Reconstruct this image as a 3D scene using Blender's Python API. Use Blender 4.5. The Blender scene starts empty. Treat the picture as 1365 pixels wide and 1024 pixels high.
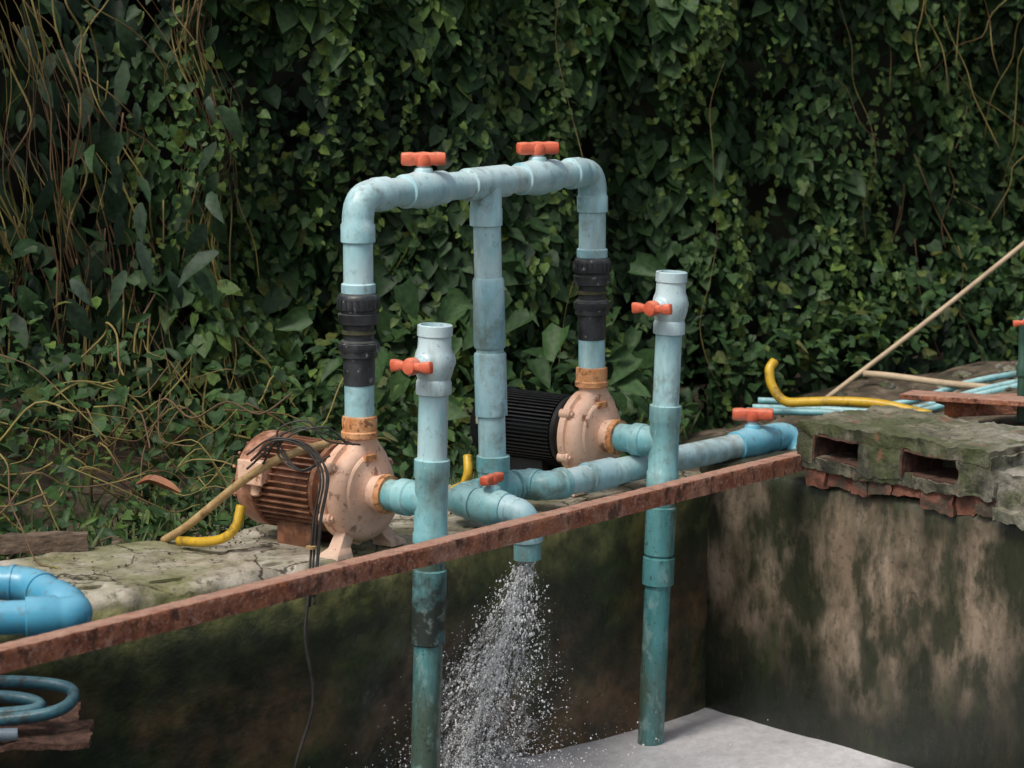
import bpy, math, random
from mathutils import Vector, Matrix, noise
random.seed(7)
R=random.random
def U(a,b): return a+(b-a)*R()
V=Vector
scene=bpy.context.scene
COL=scene.collection
# ---------------------------------------------------------------- materials
def mat(name, stops, scale=6, rough=.5, stretch=(1,1,1), overlays=(), bump=.2, bscale=40, metal=0, spec=.5, alpha=1, trans=0, rvar=0, detail=6):
    m=bpy.data.materials.new(name); m.use_nodes=True
    nt=m.node_tree; N=nt.nodes; L=nt.links; N.clear()
    out=N.new('ShaderNodeOutputMaterial'); b=N.new('ShaderNodeBsdfPrincipled')
    L.new(b.outputs[0],out.inputs[0])
    geo=N.new('ShaderNodeNewGeometry')
    def ntex(sc,st,det=6,off=0):
        mp=N.new('ShaderNodeMapping'); mp.inputs['Scale'].default_value=st; mp.inputs['Location'].default_value=(off,off*.7,off*.3)
        L.new(geo.outputs['Position'],mp.inputs['Vector'])
        t=N.new('ShaderNodeTexNoise'); t.inputs['Scale'].default_value=sc; t.inputs['Detail'].default_value=det; t.inputs['Roughness'].default_value=.62
        L.new(mp.outputs[0],t.inputs['Vector']); return t.outputs['Fac']
    base=ntex(scale,stretch,detail)
    rp=N.new('ShaderNodeValToRGB'); L.new(base,rp.inputs[0])
    el=rp.color_ramp.elements
    while len(el)>1: el.remove(el[0])
    el[0].position=stops[0][0]; el[0].color=(*stops[0][1],1)
    for p,c in stops[1:]:
        e=el.new(p); e.color=(*c,1)
    cur=rp.outputs[0]
    off=3.1
    for o in overlays:
        off+=5.3
        if o.get('kind')=='crack':
            t=N.new('ShaderNodeTexNoise'); t.inputs['Scale'].default_value=6; t.inputs['Detail'].default_value=6; L.new(geo.outputs['Position'],t.inputs['Vector'])
            va=N.new('ShaderNodeVectorMath'); va.operation='MULTIPLY_ADD'; L.new(t.outputs['Color'],va.inputs[0]); va.inputs[1].default_value=(.25,.25,.25); L.new(geo.outputs['Position'],va.inputs[2])
            vo=N.new('ShaderNodeTexVoronoi'); vo.feature='DISTANCE_TO_EDGE'; vo.inputs['Scale'].default_value=o['scale']; L.new(va.outputs[0],vo.inputs['Vector']); src=vo.outputs['Distance']
        else:
            n=ntex(o.get('scale',5),o.get('stretch',(1,1,1)),o.get('detail',6),off)
            src=n
        if o.get('kind')=='nz':
            sx=N.new('ShaderNodeSeparateXYZ'); L.new(geo.outputs['Normal'],sx.inputs[0])
            a=N.new('ShaderNodeMath'); a.operation='MULTIPLY_ADD'; L.new(n,a.inputs[0]); a.inputs[1].default_value=o.get('nk',1.2); L.new(sx.outputs[2],a.inputs[2]); src=a.outputs[0]
        if o.get('kind') in('z','x'):
            sx=N.new('ShaderNodeSeparateXYZ'); L.new(geo.outputs['Position'],sx.inputs[0])
            a=N.new('ShaderNodeMath'); a.operation='MULTIPLY_ADD'; L.new(n,a.inputs[0]); a.inputs[1].default_value=o.get('nk',.5); L.new(sx.outputs[2 if o['kind']=='z' else 0],a.inputs[2]); src=a.outputs[0]
        mr=N.new('ShaderNodeMapRange'); mr.inputs[1].default_value=o['lo']; mr.inputs[2].default_value=o['hi']; mr.inputs[4].default_value=o.get('amt',1)
        L.new(src,mr.inputs[0])
        fac=mr.outputs[0]
        if 'mul' in o:
            n2=ntex(o['mul'],(1,1,1),5,off+1.7)
            m2=N.new('ShaderNodeMapRange'); m2.inputs[1].default_value=.42; m2.inputs[2].default_value=.6; L.new(n2,m2.inputs[0])
            mm=N.new('ShaderNodeMath'); mm.operation='MULTIPLY'; L.new(fac,mm.inputs[0]); L.new(m2.outputs[0],mm.inputs[1]); fac=mm.outputs[0]
        mx=N.new('ShaderNodeMix'); mx.data_type='RGBA'
        L.new(fac,mx.inputs[0]); L.new(cur,mx.inputs[6]); mx.inputs[7].default_value=(*o['col'],1); cur=mx.outputs[2]
    L.new(cur,b.inputs['Base Color'])
    b.inputs['Roughness'].default_value=rough; b.inputs['Metallic'].default_value=metal
    b.inputs['Specular IOR Level'].default_value=spec; b.inputs['Alpha'].default_value=alpha; b.inputs['Transmission Weight'].default_value=trans
    if rvar:
        mr=N.new('ShaderNodeMapRange'); mr.inputs[3].default_value=rough-rvar; mr.inputs[4].default_value=rough+rvar; mr.inputs[1].default_value=.3; mr.inputs[2].default_value=.7
        L.new(ntex(scale*1.7,stretch,4,9),mr.inputs[0]); L.new(mr.outputs[0],b.inputs['Roughness'])
    if bump:
        bn=N.new('ShaderNodeBump'); bn.inputs['Strength'].default_value=bump; bn.inputs['Distance'].default_value=.01
        L.new(ntex(bscale,stretch if stretch[2]<1 else (1,1,1),8,2),bn.inputs['Height']); L.new(bn.outputs[0],b.inputs['Normal'])
    return m
def scuffs(dirt=.6,chalk=.6,chc=(.62,.68,.66)):
    return [dict(scale=9,stretch=(1,1,.4),lo=.46,hi=.66,col=chc,amt=chalk*.75),
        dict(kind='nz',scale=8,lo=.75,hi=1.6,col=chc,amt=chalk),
        dict(scale=12,stretch=(1,1,.18),lo=.52,hi=.70,col=(.14,.14,.09),amt=dirt*.9),
        dict(scale=45,stretch=(1,1,.6),lo=.58,hi=.68,col=(.13,.13,.09),amt=dirt*.6),
        dict(scale=90,stretch=(1,1,.3),lo=.62,hi=.68,col=(.66,.76,.76),amt=.45),
        dict(scale=4.5,lo=.50,hi=.64,col=(.12,.115,.07),amt=dirt*.8,mul=26)]
M={}
M['pale']=mat('pvc_bleached',[(.3,(.22,.47,.53)),(.5,(.35,.60,.65)),(.7,(.47,.69,.72))],7,.42,(1,1,.5),scuffs(.6,.65,(.67,.79,.80)),.18,50,rvar=.14)
M['teal']=mat('pvc_teal',[(.3,(.10,.31,.35)),(.5,(.16,.42,.46)),(.72,(.28,.53,.55))],7,.42,(1,1,.4),scuffs(.75,.55,(.46,.66,.67)),.18,50,rvar=.14)
M['tealdeep']=mat('pvc_wet_teal',[(.3,(.05,.18,.19)),(.5,(.09,.28,.30)),(.72,(.16,.38,.39))],9,.28,(1,1,.3),
   [dict(scale=10,stretch=(1,1,.15),lo=.44,hi=.62,col=(.07,.085,.05),amt=.85),dict(scale=22,stretch=(1,1,.5),lo=.53,hi=.64,col=(.28,.42,.41),amt=.5),dict(scale=60,lo=.58,hi=.66,col=(.03,.035,.025),amt=.7)],.18,60,rvar=.12)
M['blue']=mat('pvc_blue',[(.3,(.16,.39,.47)),(.5,(.25,.50,.57)),(.72,(.36,.58,.63))],7,.42,(1,1,.4),scuffs(.7,.6,(.55,.70,.73)),.18,50,rvar=.14)
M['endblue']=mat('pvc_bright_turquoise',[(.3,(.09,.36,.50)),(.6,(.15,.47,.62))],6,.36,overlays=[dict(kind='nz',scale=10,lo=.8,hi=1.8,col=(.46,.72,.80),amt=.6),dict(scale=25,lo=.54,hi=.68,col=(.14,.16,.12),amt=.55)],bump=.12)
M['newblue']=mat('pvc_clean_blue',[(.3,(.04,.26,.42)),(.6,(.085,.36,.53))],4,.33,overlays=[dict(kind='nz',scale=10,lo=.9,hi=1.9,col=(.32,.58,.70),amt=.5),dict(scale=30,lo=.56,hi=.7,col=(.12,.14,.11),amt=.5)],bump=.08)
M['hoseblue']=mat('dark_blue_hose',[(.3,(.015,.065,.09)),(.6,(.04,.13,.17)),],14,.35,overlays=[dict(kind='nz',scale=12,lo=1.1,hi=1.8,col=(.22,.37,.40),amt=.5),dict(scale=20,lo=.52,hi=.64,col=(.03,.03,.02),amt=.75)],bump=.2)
M['darkgreen']=mat('dark_green_paint',[(.3,(.012,.05,.035)),(.6,(.03,.09,.06))],14,.5,overlays=[dict(scale=20,lo=.55,hi=.66,col=(.14,.05,.03),amt=.7)],bump=.2)
M['white']=mat('pvc_white_body',[(.3,(.42,.60,.64)),(.6,(.58,.73,.76))],9,.4,(1,1,.5),[dict(scale=14,stretch=(1,1,.3),lo=.50,hi=.68,col=(.18,.21,.17),amt=.65),dict(scale=60,lo=.6,hi=.67,col=(.1,.1,.07),amt=.5)],.15,60)
M['rust_pipe']=mat('pvc_rust_stained',[(.4,(.07,.20,.21)),(.6,(.12,.28,.29))],7,.5,(1,1,.4),[dict(scale=7,lo=.36,hi=.50,col=(.022,.023,.017),amt=.95),dict(scale=24,lo=.56,hi=.66,col=(.22,.30,.28),amt=.6)],.25,60)
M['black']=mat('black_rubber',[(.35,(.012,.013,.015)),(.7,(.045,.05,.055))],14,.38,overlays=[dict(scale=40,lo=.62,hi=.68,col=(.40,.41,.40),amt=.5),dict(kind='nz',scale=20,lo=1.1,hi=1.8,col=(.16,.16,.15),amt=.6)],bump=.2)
M['brass']=mat('dull_brass',[(.3,(.05,.055,.03)),(.7,(.13,.12,.07))],20,.4,metal=.3)
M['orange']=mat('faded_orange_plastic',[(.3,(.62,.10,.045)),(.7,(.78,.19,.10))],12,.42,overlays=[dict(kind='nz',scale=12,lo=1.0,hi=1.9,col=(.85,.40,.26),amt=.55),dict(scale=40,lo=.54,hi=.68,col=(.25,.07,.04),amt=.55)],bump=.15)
M['peach']=mat('peach_paint',[(.3,(.62,.37,.25)),(.55,(.75,.49,.36)),(.75,(.80,.58,.45))],9,.45,overlays=[
   dict(scale=8,lo=.54,hi=.70,col=(.46,.28,.16),amt=.65),dict(scale=20,lo=.59,hi=.65,col=(.22,.08,.035),amt=.85),dict(scale=70,lo=.63,hi=.68,col=(.12,.05,.03),amt=.6),dict(kind='z',nk=.18,scale=12,lo=.22,hi=.08,col=(.58,.46,.36),amt=.6)],bump=.3,bscale=60,rvar=.12)
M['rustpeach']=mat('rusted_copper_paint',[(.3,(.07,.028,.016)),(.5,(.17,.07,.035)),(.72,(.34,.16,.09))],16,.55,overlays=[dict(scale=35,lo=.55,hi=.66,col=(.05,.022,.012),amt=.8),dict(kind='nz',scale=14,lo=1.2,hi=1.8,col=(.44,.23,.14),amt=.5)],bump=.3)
M['cowl']=mat('faded_salmon_paint',[(.3,(.24,.10,.06)),(.5,(.42,.21,.135)),(.72,(.62,.38,.28))],9,.5,overlays=[dict(scale=15,lo=.48,hi=.60,col=(.15,.06,.03),amt=.85)],bump=.3)
M['rustcollar']=mat('rust_orange_collar',[(.3,(.42,.14,.04)),(.5,(.62,.29,.12)),(.7,(.70,.40,.22))],26,.55,overlays=[dict(scale=50,lo=.53,hi=.62,col=(.14,.05,.02),amt=.8)],bump=.4)
M['motorblack']=mat('black_motor_paint',[(.3,(.005,.006,.007)),(.7,(.013,.014,.016))],12,.45,spec=.3,overlays=[dict(kind='nz',scale=25,lo=1.3,hi=2.0,col=(.05,.05,.045),amt=.6)],bump=.1)
M['label']=mat('motor_label',[(.4,(.25,.28,.22)),(.6,(.45,.45,.36))],60,.4)
M['rust']=mat('rusty_steel',[(.3,(.11,.032,.017)),(.46,(.24,.077,.038)),(.58,(.34,.13,.07)),(.75,(.45,.24,.16))],22,.75,overlays=[
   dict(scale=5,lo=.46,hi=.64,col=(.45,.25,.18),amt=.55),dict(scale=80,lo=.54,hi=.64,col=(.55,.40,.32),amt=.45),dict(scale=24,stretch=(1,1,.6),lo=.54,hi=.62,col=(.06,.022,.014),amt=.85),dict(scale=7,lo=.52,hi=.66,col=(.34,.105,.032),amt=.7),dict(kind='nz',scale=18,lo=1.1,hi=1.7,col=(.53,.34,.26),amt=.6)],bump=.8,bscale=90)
M['darkrust']=mat('flaking_dark_rust',[(.3,(.03,.017,.012)),(.5,(.085,.04,.027)),(.7,(.17,.09,.06))],28,.85,bump=1,bscale=60)
M['concA']=mat('mossy_concrete',[(.3,(.25,.225,.175)),(.5,(.40,.36,.29)),(.7,(.53,.49,.41))],7,.55,overlays=[
   dict(scale=9,lo=.50,hi=.64,col=(.17,.14,.09),amt=.8),dict(scale=3,lo=.46,hi=.60,col=(.17,.18,.065),amt=.65),dict(scale=38,lo=.58,hi=.66,col=(.07,.055,.04),amt=.75),
   dict(kind='crack',scale=2.6,lo=.016,hi=.006,col=(.03,.025,.015),amt=.9),
   dict(kind='z',nk=.14,scale=7,lo=.045,hi=.0,col=(.27,.26,.095)),
   dict(kind='z',nk=.30,scale=5,stretch=(1,1,.5),lo=.06,hi=-.10,col=(.060,.080,.022)),
   dict(kind='z',nk=.50,scale=2.6,stretch=(1,1,.6),lo=.0,hi=-.22,col=(.012,.020,.010)),
   dict(kind='z',nk=0,scale=2,lo=-.03,hi=-.07,col=(.062,.092,.025),amt=.8,mul=3.2),
   dict(kind='z',nk=0,scale=2,lo=-.03,hi=-.07,col=(.012,.018,.010),amt=.75,mul=7.5),
   dict(kind='z',nk=0,scale=2,lo=-.22,hi=-.40,col=(.20,.115,.065),amt=.75,mul=2.3),
   dict(kind='z',nk=0,scale=2,lo=-.10,hi=-.20,col=(.014,.019,.011),amt=.8,mul=4.1),
   dict(scale=30,lo=.56,hi=.66,col=(.02,.026,.012),amt=.5)],bump=.7,bscale=24,rvar=.35)
M['concB']=mat('stained_concrete',[(.3,(.17,.125,.085)),(.5,(.27,.205,.15)),(.7,(.38,.30,.225))],5,.34,(1,1,.5),overlays=[
   dict(scale=20,stretch=(1,1,.35),lo=.48,hi=.7,col=(.12,.10,.06),amt=.6),
   dict(scale=1.9,stretch=(1.5,1.5,.75),lo=.62,hi=.47,col=(.024,.029,.016),amt=.97),
   dict(scale=7,stretch=(1,1,.5),lo=.48,hi=.58,col=(.026,.032,.018),amt=.85),
   dict(kind='z',nk=.6,scale=3,stretch=(1,1,.6),lo=-.10,hi=-.45,col=(.012,.016,.010),amt=.94),
   dict(kind='z',nk=.12,scale=7,lo=.03,hi=.11,col=(.04,.045,.026),amt=.85),
   dict(scale=4,stretch=(1,1,.4),lo=.56,hi=.7,col=(.05,.07,.025),amt=.6),
   dict(scale=35,lo=.54,hi=.66,col=(.03,.03,.018),amt=.5)],bump=.6,bscale=24,rvar=.22)
M['cap']=mat('cap_concrete',[(.3,(.06,.06,.038)),(.5,(.14,.13,.09)),(.7,(.32,.295,.23))],9,.7,overlays=[
   dict(scale=13,stretch=(1,1,.4),lo=.46,hi=.57,col=(.028,.03,.018),amt=.88),dict(kind='nz',scale=9,lo=1.2,hi=1.7,col=(.25,.23,.16),amt=.6),dict(scale=6,lo=.46,hi=.60,col=(.06,.078,.02),amt=.75),dict(scale=40,lo=.56,hi=.64,col=(.03,.03,.02),amt=.8),
   dict(scale=7,lo=.60,hi=.66,col=(.20,.085,.05),amt=.8),
   dict(kind='x',nk=.25,scale=6,lo=1.60,hi=1.72,col=(.40,.38,.33),amt=.55,mul=12)],bump=1,bscale=40)
M['brick']=mat('wet_brick',[(.3,(.06,.025,.017)),(.6,(.19,.07,.042))],20,.7,overlays=[dict(scale=10,lo=.45,hi=.56,col=(.05,.045,.03),amt=.88)],bump=.9)
M['soil']=mat('soil_and_rubble',[(.3,(.028,.02,.014)),(.5,(.10,.075,.05)),(.7,(.24,.19,.14))],9,.95,overlays=[dict(scale=2,lo=.5,hi=.65,col=(.02,.03,.01),amt=.6)],bump=1,bscale=20)
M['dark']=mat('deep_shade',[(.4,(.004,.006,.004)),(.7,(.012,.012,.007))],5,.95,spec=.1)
M['wood']=mat('old_wood',[(.3,(.05,.032,.022)),(.6,(.17,.12,.085))],18,.85,(1,1,5),bump=.8)
M['stick']=mat('dry_stick',[(.3,(.36,.27,.17)),(.7,(.55,.43,.29))],14,.7,bump=.3)
M['yellow']=mat('yellow_hose',[(.3,(.50,.30,.015)),(.7,(.66,.42,.03))],14,.4,overlays=[dict(scale=20,lo=.52,hi=.66,col=(.16,.10,.02),amt=.75)],bump=.15)
M['tan']=mat('aged_conduit',[(.3,(.32,.20,.08)),(.7,(.52,.36,.18))],20,.6,overlays=[dict(scale=20,lo=.54,hi=.68,col=(.12,.07,.03),amt=.75)],bump=.3)
M['cable']=mat('cable_rubber',[(.3,(.012,.012,.012)),(.7,(.05,.045,.038))],20,.5)
M['grey']=mat('grey_pvc',[(.3,(.10,.14,.18)),(.7,(.18,.23,.27))],14,.4)
M['vine']=mat('vine_stem',[(.25,(.05,.028,.015)),(.45,(.13,.075,.035)),(.55,(.24,.20,.055)),(.75,(.17,.11,.05))],2.2,.7,bump=.3,detail=2)
M['drop']=mat('water_drops',[(.4,(.90,.92,.94)),(.6,(.97,.98,.99))],5,.2,bump=0,alpha=.92,spec=1)
M['drysheet']=mat('dry_leaf',[(.3,(.20,.07,.03)),(.7,(.36,.15,.07))],14,.6)
def sheet_mat():
    m=mat('broken_water_sheet',[(.35,(.78,.81,.83)),(.6,(.95,.97,.98))],30,.18,(1,1,.4),bump=.8,bscale=60,spec=1)
    nt=m.node_tree;N=nt.nodes;L=nt.links; b=[n for n in N if n.type=='BSDF_PRINCIPLED'][0]
    uv=N.new('ShaderNodeAttribute'); uv.attribute_name='flow'
    def nn(st,lo,hi,top):
        mp=N.new('ShaderNodeMapping'); mp.inputs['Scale'].default_value=st; L.new(uv.outputs['Vector'],mp.inputs['Vector'])
        t=N.new('ShaderNodeTexNoise'); t.inputs['Scale'].default_value=1; t.inputs['Detail'].default_value=7; t.inputs['Roughness'].default_value=.75; t.inputs['Distortion'].default_value=.6; L.new(mp.outputs[0],t.inputs['Vector'])
        r=N.new('ShaderNodeMapRange'); r.inputs[1].default_value=lo; r.inputs[2].default_value=hi; r.inputs[4].default_value=top; L.new(t.outputs[0],r.inputs[0]); return r.outputs[0]
    a=nn((6,6,7),.49,.66,.75); c=nn((22,22,42),.47,.58,1)
    mm=N.new('ShaderNodeMath'); mm.operation='MULTIPLY'; L.new(a,mm.inputs[0]); L.new(c,mm.inputs[1]); L.new(mm.outputs[0],b.inputs['Alpha']); return m
M['sheet']=sheet_mat()
def water_mat():
    m=bpy.data.materials.new('foamy_water'); m.use_nodes=True; nt=m.node_tree; N=nt.nodes; L=nt.links
    b=N['Principled BSDF']; geo=N.new('ShaderNodeNewGeometry')
    vm=N.new('ShaderNodeVectorMath'); vm.operation='DISTANCE'; vm.inputs[1].default_value=(.42,9.15,-.86)
    n=N.new('ShaderNodeTexNoise'); n.inputs['Scale'].default_value=3.0; n.inputs['Detail'].default_value=7; n.inputs['Distortion'].default_value=.5
    L.new(geo.outputs['Position'],n.inputs['Vector']); L.new(geo.outputs['Position'],vm.inputs[0])
    a=N.new('ShaderNodeMath'); a.operation='MULTIPLY_ADD'; L.new(n.outputs[0],a.inputs[0]); a.inputs[1].default_value=.45; L.new(vm.outputs['Value'],a.inputs[2])
    mr=N.new('ShaderNodeMapRange'); mr.inputs[1].default_value=1.34; mr.inputs[2].default_value=1.02; L.new(a.outputs[0],mr.inputs[0])
    mp=N.new('ShaderNodeMapping'); mp.inputs['Rotation'].default_value=(0,0,-.7); mp.inputs['Scale'].default_value=(1.0,.7,1); L.new(geo.outputs['Position'],mp.inputs[0])
    n2=N.new('ShaderNodeTexNoise'); n2.inputs['Scale'].default_value=26; n2.inputs['Detail'].default_value=12; n2.inputs['Distortion'].default_value=.2; n2.inputs['Roughness'].default_value=.8
    L.new(mp.outputs[0],n2.inputs['Vector'])
    rp=N.new('ShaderNodeValToRGB'); L.new(n2.outputs[0],rp.inputs[0]); rp.color_ramp.elements[0].position=.28; rp.color_ramp.elements[0].color=(.42,.415,.43,1); rp.color_ramp.elements[1].position=.66; rp.color_ramp.elements[1].color=(.74,.73,.75,1)
    mx=N.new('ShaderNodeMix'); mx.data_type='RGBA'; L.new(mr.outputs[0],mx.inputs[0]); mx.inputs[6].default_value=(.016,.020,.017,1); L.new(rp.outputs[0],mx.inputs[7]); L.new(mx.outputs[2],b.inputs['Base Color'])
    r2=N.new('ShaderNodeMapRange'); r2.inputs[3].default_value=.05; r2.inputs[4].default_value=.4; L.new(mr.outputs[0],r2.inputs[0]); L.new(r2.outputs[0],b.inputs['Roughness'])
    bn=N.new('ShaderNodeBump'); bn.inputs['Strength'].default_value=.3; bn.inputs['Distance'].default_value=.006; L.new(n2.outputs[0],bn.inputs['Height']); L.new(bn.outputs[0],b.inputs['Normal'])
    return m
M['water']=water_mat()
def leaf_mat():
    m=bpy.data.materials.new('leaf_green'); m.use_nodes=True; nt=m.node_tree; N=nt.nodes; L=nt.links
    b=N['Principled BSDF']; at=N.new('ShaderNodeAttribute'); at.attribute_name='col'
    geo=N.new('ShaderNodeNewGeometry'); n=N.new('ShaderNodeTexNoise'); n.inputs['Scale'].default_value=55; n.inputs['Detail'].default_value=4; L.new(geo.outputs['Position'],n.inputs['Vector'])
    mr=N.new('ShaderNodeMapRange'); mr.inputs[1].default_value=.3; mr.inputs[2].default_value=.7; mr.inputs[3].default_value=.55; mr.inputs[4].default_value=1.2; L.new(n.outputs[0],mr.inputs[0])
    vm=N.new('ShaderNodeVectorMath'); vm.operation='SCALE'; L.new(at.outputs['Color'],vm.inputs[0]); L.new(mr.outputs[0],vm.inputs['Scale'])
    L.new(vm.outputs[0],b.inputs['Base Color']); b.inputs['Roughness'].default_value=.55; b.inputs['Specular IOR Level'].default_value=.3
    tr=N.new('ShaderNodeBsdfTranslucent'); L.new(vm.outputs[0],tr.inputs[0]); ms=N.new('ShaderNodeMixShader'); ms.inputs[0].default_value=.2
    L.new(b.outputs[0],ms.inputs[1]); L.new(tr.outputs[0],ms.inputs[2]); L.new(ms.outputs[0],N['Material Output'].inputs[0])
    return m
M['leaf']=leaf_mat()
# ---------------------------------------------------------------- geometry
class G:
    def __init__(s): s.v=[]; s.f=[]
    def add(s,vf):
        o=len(s.v); s.v+= [tuple(a) for a in vf[0]]; s.f+=[tuple(i+o for i in f) for f in vf[1]]; return s
wl={}
def empty(name,loc,label=None,cat=None,group=None):
    e=bpy.data.objects.new(name,None); e.empty_display_size=.1; COL.objects.link(e); e.location=loc; wl[e.name]=V(loc)
    if label: e['label']=label; e['category']=cat
    if group: e['group']=group
    return e
def obj(name,g,m,parent=None,label=None,cat=None,kind=None,sharp=40,smooth=True,cols=None,group=None,bevel=0,aname='col'):
    if isinstance(g,tuple): g=G().add(g)
    mn=[min(v[i] for v in g.v) for i in range(3)]; mx=[max(v[i] for v in g.v) for i in range(3)]
    c=V(((mn[0]+mx[0])/2,(mn[1]+mx[1])/2,mn[2]))
    me=bpy.data.meshes.new(name); me.from_pydata([(v[0]-c.x,v[1]-c.y,v[2]-c.z) for v in g.v],[],g.f); me.update()
    if smooth:
        me.polygons.foreach_set('use_smooth',[True]*len(me.polygons)); me.set_sharp_from_angle(angle=math.radians(sharp))
    if cols is not None:
        if aname=='col':
            a=me.color_attributes.new('col','FLOAT_COLOR','POINT'); flat=[]
            for q in cols: flat+= [q[0],q[1],q[2],1.0]
            a.data.foreach_set('color',flat)
        else:
            a=me.attributes.new(aname,'FLOAT_VECTOR','POINT'); flat=[]
            for q in cols: flat+= [q[0],q[1],q[2]]
            a.data.foreach_set('vector',flat)
    me.materials.append(M[m]); o=bpy.data.objects.new(name,me); COL.objects.link(o); o.location=c; wl[o.name]=c
    if parent: o.parent=parent; o.matrix_parent_inverse=Matrix.Translation(-wl[parent.name])
    if label: o['label']=label
    if cat: o['category']=cat
    if kind: o['kind']=kind
    if group: o['group']=group
    if bevel:
        b=o.modifiers.new('bevel','BEVEL'); b.width=bevel; b.segments=2; b.limit_method='ANGLE'
    return o
def frame(t):
    t=t.normalized(); a=V((0,0,1)) if abs(t.z)<.9 else V((1,0,0)); x=a.cross(t).normalized(); return x,t.cross(x)
def rev(p,d,prof,n=28,cap=(True,True)):
    p=V(p); d=V(d).normalized(); x,y=frame(d); vs=[];fs=[]
    for t,r in prof:
        for k in range(n):
            a=2*math.pi*k/n; vs.append(p+d*t+(x*math.cos(a)+y*math.sin(a))*r)
    m=len(prof)
    for i in range(m-1):
        for k in range(n):
            k2=(k+1)%n; fs.append((i*n+k,i*n+k2,(i+1)*n+k2,(i+1)*n+k))
    if cap[0]: fs.append(tuple(range(n-1,-1,-1)))
    if cap[1]: fs.append(tuple((m-1)*n+k for k in range(n)))
    return vs,fs
def sweep(pts,rad,n=20,cap=True):
    pts=[V(p) for p in pts]; m=len(pts)
    if not hasattr(rad,'__len__'): rad=[rad]*m
    vs=[];fs=[];x=None
    for i in range(m):
        a=pts[max(i-1,0)]; b=pts[min(i+1,m-1)]; t=(b-a)
        if t.length<1e-7: t=pts[min(i+2,m-1)]-pts[max(i-2,0)]
        t.normalize()
        if x is None: x,_=frame(t)
        x=(x-t*x.dot(t)).normalized(); y=t.cross(x)
        for k in range(n):
            an=2*math.pi*k/n; vs.append(pts[i]+(x*math.cos(an)+y*math.sin(an))*rad[i])
    for i in range(m-1):
        for k in range(n):
            k2=(k+1)%n; fs.append((i*n+k,i*n+k2,(i+1)*n+k2,(i+1)*n+k))
    if cap: fs.append(tuple(range(n-1,-1,-1))); fs.append(tuple((m-1)*n+k for k in range(n)))
    return vs,fs
def spline(c,n=10):
    c=[V(p) for p in c]; c=[c[0]*2-c[1]]+c+[c[-1]*2-c[-2]]; out=[]
    for i in range(1,len(c)-2):
        for k in range(n):
            t=k/n; a,b,d,e=c[i-1:i+3]
            out.append(.5*((2*b)+(d-a)*t+(2*a-5*b+4*d-e)*t*t+(3*b-a-3*d+e)*t**3))
    out.append(c[-2]); return out
def elbow(a,c,b,r=.047,rb=.08,col=.035,cr=.053):
    a,c,b=V(a),V(c),V(b); d1=(a-c).normalized(); d2=(b-c).normalized()
    p1=c+d1*rb; p2=c+d2*rb; pts=[];rd=[]
    e1=p1+d1*col; e2=p2+d2*col
    pts+=[e1,e1+(p1-e1)*.04,e1+(p1-e1)*.9,p1]; rd+=[cr-.003,cr,cr,r+.002]
    for i in range(1,10):
        t=i/10; q=p1*(1-t)**2+c*2*t*(1-t)+p2*t*t; q=q+(c-q)*.12*math.sin(math.pi*t); pts.append(q); rd.append(r+.002)
    pts+=[p2,p2+(e2-p2)*.1,e2-(e2-p2)*.04,e2]; rd+=[r+.002,cr,cr,cr-.003]
    return sweep(pts,rd,28)
def box(c,X,Y,Z):
    c=V(c);X=V(X);Y=V(Y);Z=V(Z); vs=[c+X*i+Y*j+Z*k for i in(-1,1) for j in(-1,1) for k in(-1,1)]
    return vs,[(0,1,3,2),(4,6,7,5),(0,4,5,1),(2,3,7,6),(0,2,6,4),(1,5,7,3)]
def rn(): return V((random.gauss(0,1),random.gauss(0,1),random.gauss(0,1)))
def handle(p,s,b,parent,k=1.0,block=False):
    p=V(p);s=V(s).normalized();b=V(b);b=(b-s*b.dot(s)).normalized();w=s.cross(b)
    g=G(); g.add(rev(p,s,[(0,.024*k),(.004,.027*k),(.026*k,.027*k),(.036*k,.023*k),(.040*k,.010*k)],20))
    if block: st=[(-.070,.018,.016,.022),(-.067,.022,.020,.022),(-.043,.022,.022,.022),(-.026,.019,.020,.022),(0,.021,.022,.023),(.026,.019,.020,.022),(.043,.022,.022,.022),(.067,.022,.020,.022),(.070,.018,.016,.022)]
    else: st=[(-.080,.014,.008,.018),(-.077,.019,.012,.018),(-.055,.018,.014,.018),(-.030,.012,.015,.018),(0,.016,.016,.018),(.030,.012,.015,.018),(.055,.018,.014,.018),(.077,.019,.012,.018),(.080,.014,.008,.018)]
    vs=[];fs=[];n=8
    for t,hw,hh,z in st:
        c=p+b*t*k+s*z*k
        for i in range(n):
            a=2*math.pi*(i+.5)/n; ca,sa=math.cos(a),math.sin(a)
            ca=math.copysign(abs(ca)**.5,ca); sa=math.copysign(abs(sa)**.5,sa)
            vs.append(c+w*hw*k*ca+s*hh*k*sa)
    for i in range(len(st)-1):
        for j in range(n): fs.append((i*n+j,i*n+(j+1)%n,(i+1)*n+(j+1)%n,(i+1)*n+j))
    fs.append(tuple(range(n-1,-1,-1))); fs.append(tuple((len(st)-1)*n+j for j in range(n)))
    g.add((vs,fs)); 
    return obj('valve_handle',g,'orange',parent,sharp=50)

a_=V((.598,.801,0)).normalized(); p_=V((-.801,.598,0)).normalized(); q_=-p_; Z=V((0,0,1))
T1=V((-.245,8.2,.19)); T2=V((.517,9.226,.19)); V1=V((-.470,8.373,.19)); V2=V((.275,9.40,.19))
ZM=1.10
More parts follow.
